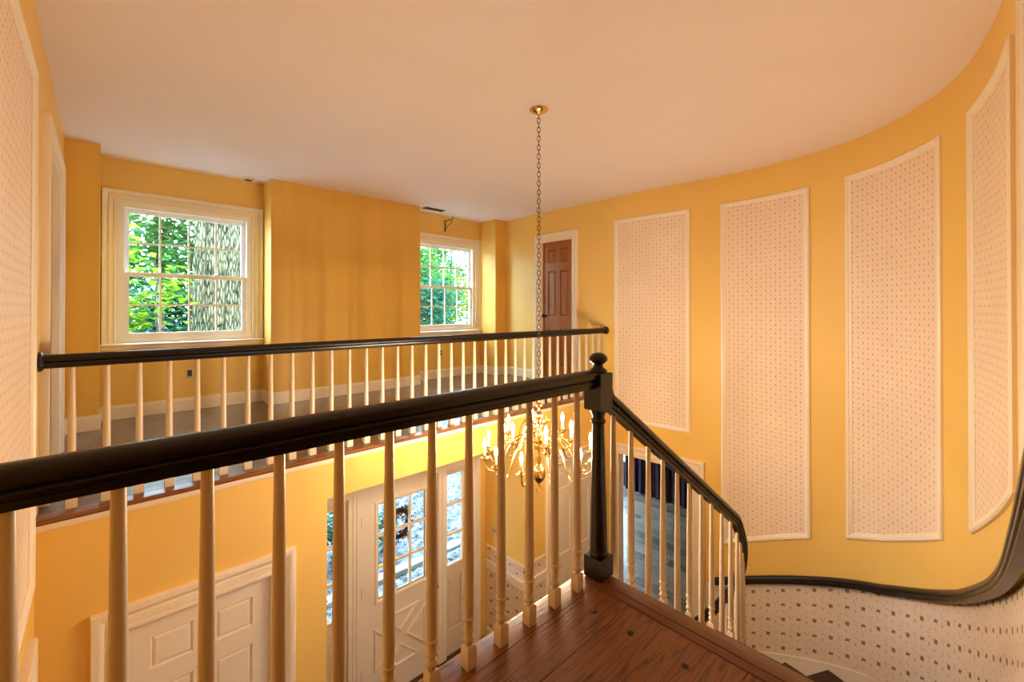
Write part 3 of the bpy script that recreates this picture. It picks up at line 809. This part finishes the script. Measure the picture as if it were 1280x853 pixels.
# balcony balustrade
RZB = 0.803
bb = empty('balcony_balustrade', (2.35, 3.385, 0), 'long black topped balustrade with ivory balusters along the balcony under the windows', 'balustrade')
obj('handrail', MB().sweep([(XL + .02, 3.385, RZB), (XR - .02, 3.385, RZB)], RAIL), M['black_wood'], bb)
for x, sgn in ((XL, 1), (XR, -1)):
    mb = MB(); prof = [(.052, .0005), (.052, .012), (.044, .02), (.034, .024)]; n = 20
    for r, d in prof:
        for i in range(n): mb.v.append((x + sgn * d, 3.385 + r * cos(2 * pi * i / n), RZB + r * sin(2 * pi * i / n)))
    for j in range(3):
        for i in range(n): mb.f.append((j * n + i, j * n + (i + 1) % n, (j + 1) * n + (i + 1) % n, (j + 1) * n + i))
    mb.f += [tuple(range(n)), tuple(range(3 * n, 4 * n))]
    obj('rosette', mb, M['black_wood'], bb)
bm_bal = baluster_mesh('balcony_baluster', RZB - .034, sq=.046, base=.062, k_=1.12)
x = -0.122
while x < 4.9:
    link('baluster', bm_bal, bb, (x, 3.385, 0)); x += 0.1402
# landing balustrade
RZL = 0.80
lb = empty('landing_balustrade', (0.6, 1.05, 0), 'black handrail with ivory balusters crossing the foreground on the landing edge', 'balustrade')
obj('handrail', MB().sweep([(XL + .004, 1.05, RZL), (1.43, 1.05, RZL)], RAIL), M['black_wood'], lb)
bm_l = baluster_mesh('landing_baluster', RZL - .034)
for i in range(12): link('baluster', bm_l, lb, (-0.110 + i * 0.1315, 1.05, 0))
# newel post
NP = (1.47, 1.045, 0)
nw = empty('newel_post', NP, 'black turned newel post with mushroom cap at the landing corner', 'newel post')
def bevbox(hx, z0, z1, c=.003):
    mb = MB()
    for z, k in ((z0, hx - c), (z0 + c, hx), (z1 - c, hx), (z1, hx - c)): mb.v += [(NP[0] - k, NP[1] - k, z), (NP[0] + k, NP[1] - k, z), (NP[0] + k, NP[1] + k, z), (NP[0] - k, NP[1] + k, z)]
    for b in (0, 4, 8): mb.f += [(b + i, b + (i + 1) % 4, b + 4 + (i + 1) % 4, b + 4 + i) for i in range(4)]
    mb.f += [(3, 2, 1, 0), (12, 13, 14, 15)]; return mb
obj('base_block', bevbox(.042, .001, .085), M['black_wood'], nw, False)
obj('top_block', bevbox(.041, .675, .825), M['black_wood'], nw, False)
obj('shaft', MB().lathe([(.036, .085), (.038, .092), (.038, .10), (.034, .108), (.037, .116), (.0355, .13), (.033, .25), (.028, .45), (.0245, .60), (.024, .615), (.030, .622), (.031, .629), (.025, .636), (.0245, .648), (.032, .665), (.034, .676)], NP, 24), M['black_wood'], nw)
obj('cap', MB().lathe([(.032, .825), (.036, .829), (.034, .836), (.022, .845), (.019, .853), (.019, .858), (.030, .866), (.037, .874), (.038, .882), (.034, .892), (.022, .902), (.008, .906)], NP, 24), M['black_wood'], nw)
# stair balustrade
sb = empty('stair_balustrade', (2.6, 1.05, -1.0), 'descending curved black handrail with ivory balusters on the open side of the stair', 'balustrade')
SRO = 0.725
pts = [(1.513, 1.045, SRO + .01)] + [(inner(t).x, inner(t).y, -RISE * t + SRO) for t in frange(0.1, 14.4, 0.15)]
obj('handrail', MB().sweep(pts, RAIL), M['black_wood'], sb)
for fr in (.27, .75):
    H = SRO - .034 + RISE * (1 - fr) + .052; me = baluster_mesh('stair_baluster', H, base=.105 if fr > .5 else .03, rt=.0095)
    for i in range(1, 15):
        t = i - 1 + fr; p = inner(t); link('baluster', me, sb, (p.x, p.y, max(tz(i), FZ)))
p = inner(14.35)
obj('end_newel', MB().lathe([(.045, FZ), (.045, FZ + .1), (.03, FZ + .12), (.033, FZ + .2), (.024, FZ + .6), (.035, -RISE * 14.35 + SRO), (.03, -RISE * 14.35 + SRO + .03)], (p.x, p.y, 0), 16), M['black_wood'], sb)
# wall handrail
whr = empty('wall_handrail', mapW(2.5, railz(2.5), .04), 'black handrail mounted on the curved right wall beside the stair', 'handrail')
pts = [mapW(u, railz(u) + (.0 if u > .5 else 0), .042) for u in frange(0.15, 5.12, 0.07)]
obj('rail', MB().sweep(pts, [(a * .95, b) for a, b in RAIL]), M['black_wood'], whr)

# ------------------------------------------------------------------ chandelier
CHX, CHY = 2.36, 2.21
ch = empty('chandelier', (CHX, CHY, HC), 'brass two tier chandelier with glowing candle bulbs hanging on a long chain', 'chandelier')
obj('canopy', MB().lathe([(.066, -.0005), (.068, -.006), (.064, -.013), (.045, -.024), (.022, -.034), (.012, -.040), (.006, -.044)], (CHX, CHY, HC), 24), M['brass'], ch)
lk = MB(); ring = []
for i in range(14):
    a = 2 * pi * i / 14; ring.append((.0115 * cos(a), 0, .0145 * sin(a) + (.007 if sin(a) > .01 else -.007 if sin(a) < -.01 else 0)))
lk.tube(ring, .0029, 6, closed=True); lk_me = lk.mesh('chain_link', M['chain'])
z = HC - .052; k = 0
ZT = 0.47
while z > ZT:
    o = link('chain_link', lk_me, ch, (CHX, CHY, z)); o.rotation_euler = (0, 0, pi / 4 + (pi / 2 if k % 2 else 0)); z -= .0335; k += 1
obj('hanging_loop', MB().tube([(CHX + .017 * cos(a), CHY, .445 + .02 * sin(a)) for a in [2 * pi * i / 14 for i in range(14)]], .003, 6, closed=True), M['brass'], ch)
body = [(.004, .428), (.010, .424), (.013, .414), (.007, .404), (.006, .394), (.016, .386), (.022, .374), (.017, .360), (.008, .350), (.007, .334), (.014, .328), (.026, .312), (.029, .296), (.022, .278), (.010, .264), (.009, .252),
        (.022, .246), (.034, .240), (.036, .226), (.034, .212), (.022, .206), (.010, .198), (.009, .178), (.015, .168), (.022, .152), (.019, .134), (.010, .118), (.010, .104), (.026, .098), (.042, .090), (.044, .070), (.042, .054),
        (.026, .046), (.012, .038), (.010, .010), (.016, -.004), (.020, -.024), (.014, -.046), (.012, -.058), (.030, -.072), (.046, -.092), (.052, -.116), (.048, -.142), (.034, -.166), (.016, -.182), (.008, -.190), (.010, -.198), (.004, -.206)]
body = [(a, b if b > .0 else b * 1.12) for a, b in body]
obj('body', MB().lathe(list(reversed(body)), (CHX, CHY, 0), 24), M['brass'], ch)
obj('ring_finial', MB().tube([(CHX + .019 * cos(a), CHY - .012 * cos(a), -.252 + .021 * sin(a)) for a in [2 * pi * i / 16 for i in range(16)]], .0032, 6, closed=True), M['brass'], ch)
def arm_unit(R, zb, zc, dip, hump):
    """meshes of one arm pointing along +X, in chandelier-centred coordinates"""
    pth = catmull([(.030, 0, zb), (.07, 0, zb + hump * .8), (R * .34, 0, zb + hump), (R * .55, 0, zb + hump * .2 - .02), (R * .72, 0, zc - dip * .75), (R * .87, 0, zc - dip), (R * .975, 0, zc - dip * .62), (R, 0, zc)], 6)
    a = MB().tube(pth, .0062, 8).mesh('arm', M['brass'])
    c = MB().lathe([(.006, -.016), (.010, -.010), (.012, -.004), (.030, .0), (.034, .004), (.032, .006), (.014, .004), (.013, .012), (.015, .020), (.013, .022)], (R, 0, zc), 16).mesh('drip_pan', M['brass'])
    s = MB().lathe([(.0095, .018), (.0100, .022), (.0100, .082), (.008, .085)], (R, 0, zc), 12).mesh('candle', M['candle'])
    b = MB().lathe([(.006, .083), (.0085, .090), (.0115, .100), (.0118, .108), (.0095, .120), (.006, .131), (.0025, .141), (.0008, .146)], (R, 0, zc), 12).mesh('bulb', M['bulb'])
    return a, c, s, b
for cnt, R, zb, zc, dip, hump, off in ((12, .405, .085, .0, .095, .055, 20), (6, .245, .226, .135, .06, .04, -38)):
    a, c, s, b = arm_unit(R, zb, zc, dip, hump)
    # direction 0 is the camera's right, positive turns towards the camera
    for k in range(cnt):
        ph = radians(off + 360 * k / cnt); dx, dy = .7278 * cos(ph) - .6858 * sin(ph), -.6858 * cos(ph) - .7278 * sin(ph)
        o = link('arm', a, ch, (CHX, CHY, 0)); o.rotation_euler = (0, 0, math.atan2(dy, dx))
        for nm, me in (('drip_pan', c), ('candle', s), ('bulb', b)):
            q = bpy.data.objects.new(nm, me); COL.objects.link(q); q.parent = o

# ------------------------------------------------------------------ small things on the walls
def outlet(u, z, m, label, mat, slots, w=.035, h=.057, name='outlet', group=None):
    o = empty(name, m(u, z, 0), label, 'outlet' if name == 'outlet' else 'switch', group)
    obj('plate', MB().frust(u - w, u + w, z - h, z + h, .0006, .006, .004, m), mat, o, False)
    for du, dz, a, b in slots: obj('receptacle' if name == 'outlet' else 'toggle', MB().box(u + du - a, u + du + a, z + dz - b, z + dz + b, .005, .0085, m), M['dark_plate'], o, False)
outlet(.681, .395, mapY(YW), 'brown outlet on a beige plate below the left window', M['plate'], [(0, 0, .02, .034)])
outlet(2.52, .39, mapY(YC), 'dark double outlet low on the wall projection between the windows', M['plate'], [(0, .022, .016, .014), (0, -.022, .016, .014)])
outlet(3.913, .40, mapY(YW), 'small dark outlet below the right window', M['plate'], [(0, .022, .016, .014), (0, -.022, .016, .014)])
outlet(3.75, -1.455, mapXR(SX), 'ivory switch plate on the return wall beside the front door', M['plate'], [(-.042, 0, .006, .014), (0, 0, .006, .014), (.042, 0, .006, .014)], w=.075, name='switch_plate')
# iron plant bracket above the right window
hk = empty('plant_bracket', (3.99, YW, 2.40), 'black wrought iron plant bracket above the right window', 'bracket')
obj('back_bar', MB().box(3.982, 3.998, 2.33, 2.515, .0006, .008, mapY(YW)), M['black_iron'], hk, False)
obj('arm', MB().tube([(3.99, YW - .006, 2.50), (3.99, YW - .20, 2.505), (3.99, YW - .235, 2.53), (3.99, YW - .22, 2.545)], .006, 8), M['black_iron'], hk)
obj('brace', MB().tube(catmull([(3.99, YW - .006, 2.35), (3.99, YW - .09, 2.43), (3.99, YW - .17, 2.45), (3.99, YW - .20, 2.48), (3.99, YW - .17, 2.50)], 6), .005, 8), M['black_iron'], hk)
# ceiling register and smoke alarm
rg = empty('ceiling_register', (3.56, 5.47, HC), 'long slotted dark air register in the ceiling by the right window', 'air register')
obj('frame', MB().box(3.40, 3.74, 5.42, 5.53, HC - .008, HC - .0005), M['steel'], rg, False)
for k in range(5): obj('slat', MB().box(3.42, 3.72, 5.432 + k * .018, 5.442 + k * .018, HC - .014, HC - .007), M['dark_plate'], rg, False)
sm = empty('smoke_alarm', (1.19, 5.62, HC), 'small round white smoke alarm on the ceiling above the left window', 'smoke alarm')
obj('housing', MB().lathe([(.062, -.0005), (.062, -.012), (.05, -.024), (.03, -.03), (.004, -.031)], (1.19, 5.62, HC), 20), M['white_plastic'], sm)
obj('vent_ring', MB().lathe([(.040, -.026), (.040, -.030), (.028, -.034), (.02, -.034)], (1.19, 5.62, HC), 20), M['dark_plate'], sm)

# curtain in the dark room
cu = empty('curtain', (8.16, 4.0, SOF - .1), 'dark plum floor length curtain on the far side of the plank room', 'curtain')
mb = MB(); n = 160
for i in range(n + 1):
    y = 2.2 + (5.10 - 2.2) * i / n; xx = 8.17 + .035 * sin(i * .62) + .012 * sin(i * 1.7)
    for z in (FZ + .02, SOF - .12):
        mb.v += [(xx, y, z), (xx + .006, y, z)]
for i in range(n):
    a, b = 4 * i, 4 * i + 4
    mb.f += [(a, b, b + 2, a + 2), (a + 1, a + 3, b + 3, b + 1), (a, a + 1, b + 1, b), (a + 2, b + 2, b + 3, a + 3)]
mb.f += [(0, 2, 3, 1), (4 * n, 4 * n + 1, 4 * n + 3, 4 * n + 2)]
obj('cloth', mb, M['curtain'], cu)
obj('rod', MB().tube([(8.17, 2.0, SOF - .11), (8.17, 5.95, SOF - .11)], .012, 8), M['black_iron'], cu)
for idx, (m, u0, u1, z0, z1, lab) in enumerate(((mapXR(PX1), 5.12, 5.85, FZ + .5, -0.9, 'narrow bright window beside the plum curtain'), (mapY(6.0), 5.4, 8.1, FZ + .1, -0.5, 'window lighting the plank floor of the dark room'))):
    r = empty('window_%d' % (idx + 3), m((u0 + u1) / 2, z0, 0), lab, 'window', kind='structure')
    obj('frame', MB().holewall([u0, u1], [z0, z1], [(u0 + .05, u1 - .05, z0 + .05, (z0 + z1) / 2 - .02), (u0 + .05, u1 - .05, (z0 + z1) / 2 + .02, z1 - .05)], m, -.08, -.03), M['vinyl'], r, False)
    for a, b in ((z0 + .05, (z0 + z1) / 2 - .02), ((z0 + z1) / 2 + .02, z1 - .05)): obj('pane', MB().box(u0 + .05, u1 - .05, a, b, -.057, -.053, m), M['glass'], r, False)

# ------------------------------------------------------------------ outside
GZ = FZ - 0.15
def gz(x, y): return GZ + max(0, y - 7.0) * 0.09
mb = MB(); nx, ny = 30, 30
for j in range(ny + 1):
    for i in range(nx + 1):
        x = -14 + 40 * i / nx; y = 4.08 + 36 * (j / ny) ** 1.6
        mb.v.append((x, y, gz(x, y) + (random.uniform(-.03, .03) if y > 6 else 0)))
for j in range(ny):
    for i in range(nx): a = j * (nx + 1) + i; mb.f.append((a, a + 1, a + nx + 2, a + nx + 1))
gr = obj('ground', mb, M['ground']); gr['kind'] = 'structure'; gr['label'] = 'pale leaf littered ground outside the front door'; gr['category'] = 'ground'
mb = MB()
for _ in range(11000):
    x = random.uniform(-1, 9); y = 4.3 + 7 * random.random()
    if 5.8 < y < 6.12: continue
    z = gz(x, y) + .01 + random.random() * .03; a = random.random() * 6.28; r = random.uniform(.02, .05); t = random.uniform(-.02, .03)
    ca, sa = cos(a) * r, sin(a) * r
    mb.add([(x - ca, y - sa, z), (x + sa * .5, y - ca * .5, z + t), (x + ca, y + sa, z + .01), (x - sa * .5, y + ca * .5, z + abs(t))], [(0, 1, 2, 3)])
lt = obj('fallen_leaves', mb, M['litter'], None, False); tag(lt, 'pale fallen leaves scattered over the ground outside the front door', 'leaves', kind='stuff')
kb = empty('garden_kerb', (4.5, 5.95, GZ), 'row of pale kerb stones along the ground outside the front door', 'kerb')
for i in range(9):
    x = 1.6 + i * .62
    obj('stone', MB().board(x, x + .60, 5.90, 6.05 + random.uniform(-.01, .01), GZ - .1, GZ + .07 + random.uniform(-.006, .006), .012), M['stone'], kb, False)
# wreath hung outside on the door glass
wr = empty('wreath', (2.215, YD + .10, -1.09), 'brown dried leaf wreath hanging outside on the front door glass', 'wreath')
wc = Vector((2.225, YD + .115, -1.13))
obj('twig_ring', MB().tube([wc + Vector((.125 * cos(a), 0, .135 * sin(a))) for a in [2 * pi * i / 24 for i in range(24)]], .022, 8, closed=True), M['wreath_dark'], wr)
mb = MB(); mb2 = MB()
for k in range(300):
    a = random.random() * 6.283; rr = random.gauss(.130, .028); p = wc + Vector((rr * cos(a), random.uniform(-.035, .035), rr * 1.08 * sin(a)))
    d = Vector((random.gauss(0, 1), random.gauss(0, .5), random.gauss(0, 1))).normalized(); e_ = d.cross(Vector((random.gauss(0, 1), random.gauss(0, 1), random.gauss(0, 1)))).normalized()
    L, w = random.uniform(.014, .03), random.uniform(.007, .014)
    (mb if k % 3 else mb2).add([p - d * L, p + e_ * w, p + d * L, p - e_ * w], [(0, 1, 2, 3)])
w1 = obj('leaves', mb, M['wreath_leaf'], wr, False); w1['kind'] = 'stuff'
w2 = obj('dark_leaves', mb2, M['wreath_dark'], wr, False); w2['kind'] = 'stuff'
# oak and the trees behind
def trunk(pts, radii, n=20): return MB().tube(pts, radii, n)
oak = empty('oak_tree', (1.68, 10.5, GZ), 'thick oak trunk with ridged grey bark outside the left window', 'tree')
mb = MB(); nn, kk = 72, 60
for j in range(kk + 1):
    z = GZ - .1 + 9 * j / kk
    for i in range(nn):
        a = 2 * pi * i / nn
        ridge = .018 * sin(11 * a + 1.5 * sin(z * 1.7)) + .012 * sin(23 * a + 2.2 * sin(z * 2.9 + 1)) + .012 * sin(z * 9 + 7 * a)
        r = .42 + .12 * math.exp(-(z - GZ) * 1.2) - .006 * (z - GZ) + ridge
        mb.v.append((1.68 + r * cos(a) + .02 * (z - 1), 10.5 + r * sin(a), z))
for j in range(kk):
    for i in range(nn): mb.f.append((j * nn + i, j * nn + (i + 1) % nn, (j + 1) * nn + (i + 1) % nn, (j + 1) * nn + i))
obj('trunk', mb, M['bark'], oak)
obj('branch', MB().tube(catmull([(1.9, 10.5, 1.9), (2.5, 10.4, 2.3), (3.0, 10.3, 2.9), (3.4, 10.2, 3.8)], 5), [.09 - .003 * i for i in range(16)], 10), M['bark'], oak)
def crown(c, rad, nl, size, seed):
    rnd = random.Random(seed); mb = MB()
    blobs = [(Vector((rnd.gauss(0, .45) * rad[0], rnd.gauss(0, .45) * rad[1], rnd.gauss(0, .45) * rad[2])), rnd.uniform(.25, .45)) for _ in range(22)]
    for k in range(nl):
        b, s = rnd.choice(blobs)
        p = Vector(c) + b + Vector((rnd.gauss(0, .5) * s * rad[0], rnd.gauss(0, .5) * s * rad[1], rnd.gauss(0, .5) * s * rad[2]))
        a = rnd.random() * 6.283; L = size * rnd.uniform(.6, 1.3)
        d = Vector((cos(a), sin(a), rnd.uniform(-.7, .25))).normalized(); e_ = Vector((-sin(a), cos(a), rnd.uniform(-.4, .4))).normalized(); up = d.cross(e_) * (L * .12)
        mb.add([p - d * L * .5, p - d * L * .1 + e_ * L * .36 + up, p + d * L * .55, p - d * L * .1 - e_ * L * .36 + up], [(0, 1, 2), (0, 2, 3)])
    return mb
TREES = [  # x, y, trunk r, crown centre z, crown radii, leaves, size, leaf mat, label
    (-0.2, 9.2, .05, 0.9, (1.0, .9, 1.3), 1500, .16, 'leaf_a', 'low yellow green maple sapling outside the left window, nearest the glass'),
    (0.9, 12.6, .10, 3.2, (1.9, 1.5, 1.7), 2600, .18, 'leaf_b', 'green tree behind the oak trunk, seen in the left window'),
    (-1.6, 12.5, .10, 1.9, (1.7, 1.5, 2.2), 2600, .18, 'leaf_a', 'yellow green tree at the left edge of the left window'),
    (3.6, 13.2, .10, 1.8, (1.6, 1.4, 2.4), 2600, .18, 'leaf_c', 'blue green tree right of the oak trunk, seen in the left window'),
    (0.3, 15.5, .12, 0.4, (2.6, 1.6, 1.6), 2600, .2, 'leaf_c', 'dark blue green shrubby tree low behind the oak, seen in the left window'),
    (6.2, 11.0, .08, 0.6, (1.5, 1.2, 1.7), 2800, .16, 'leaf_c', 'dense blue green tree low in the right window'),
    (7.6, 12.8, .10, 2.6, (1.9, 1.5, 2.0), 2800, .18, 'leaf_b', 'mid green tree filling the upper right window'),
    (9.6, 13.6, .10, 1.6, (1.9, 1.5, 2.4), 2600, .18, 'leaf_a', 'pale green tree behind the right side of the right window'),
    (8.6, 17.5, .14, 2.2, (3.2, 2.0, 3.2), 3200, .24, 'leaf_c', 'tall distant tree behind the others in the right window'),
    (-1.2, 20.0, .16, 1.2, (3.4, 2.0, 3.4), 4200, .32, 'leaf_b', 'distant mid green tree far behind the left window, at its left edge'),
    (3.2, 21.0, .16, 1.6, (3.4, 2.0, 3.6), 4200, .32, 'leaf_c', 'distant blue green tree far behind the oak in the left window'),
    (9.5, 22.5, .16, 1.8, (3.8, 2.0, 3.8), 4200, .32, 'leaf_b', 'distant mid green tree far behind the right window, left of its centre'),
    (14.0, 21.5, .16, 1.6, (3.8, 2.0, 3.6), 4200, .32, 'leaf_c', 'distant blue green tree far behind the right window, at its right edge'),
    (5.2, 16.5, .12, 1.2, (2.6, 1.8, 2.6), 2800, .22, 'leaf_b', 'distant green tree between the two window views'),
]
for i, (x, y, tr, cz_, rad, nl, size, lm, lab) in enumerate(TREES):
    b = gz(x, y); root = empty('tree', (x, y, b), lab, 'tree', 'trees outside the windows')
    obj('trunk', MB().tube([(x, y, b - .1), (x + .05, y, (b + cz_) / 2), (x - .03, y + .03, cz_), (x + .1, y, cz_ + rad[2] * .8)], [tr, tr * .85, tr * .6, tr * .2], 8), M['bark'], root)
    f = obj('foliage', crown((x, y, cz_), rad, int(nl * 1.4), size, 40 + i), M[lm], root, False); f['kind'] = 'stuff'
for i, (x, y, lab) in enumerate(((2.35, 6.9, 'green shrub outside the sidelight left of the front door'), (3.05, 6.75, 'green shrub seen low through the left front door panes'))):
    root = empty('shrub', (x, y, gz(x, y)), lab, 'shrub')
    f = obj('foliage', crown((x, y, gz(x, y) + .45), (.42, .36, .5), 900, .09, 80 + i), M['leaf_c'], root, False); f['kind'] = 'stuff'
    obj('stem', MB().tube([(x, y, gz(x, y) - .05), (x, y, gz(x, y) + .5)], .015, 6), M['bark'], root)
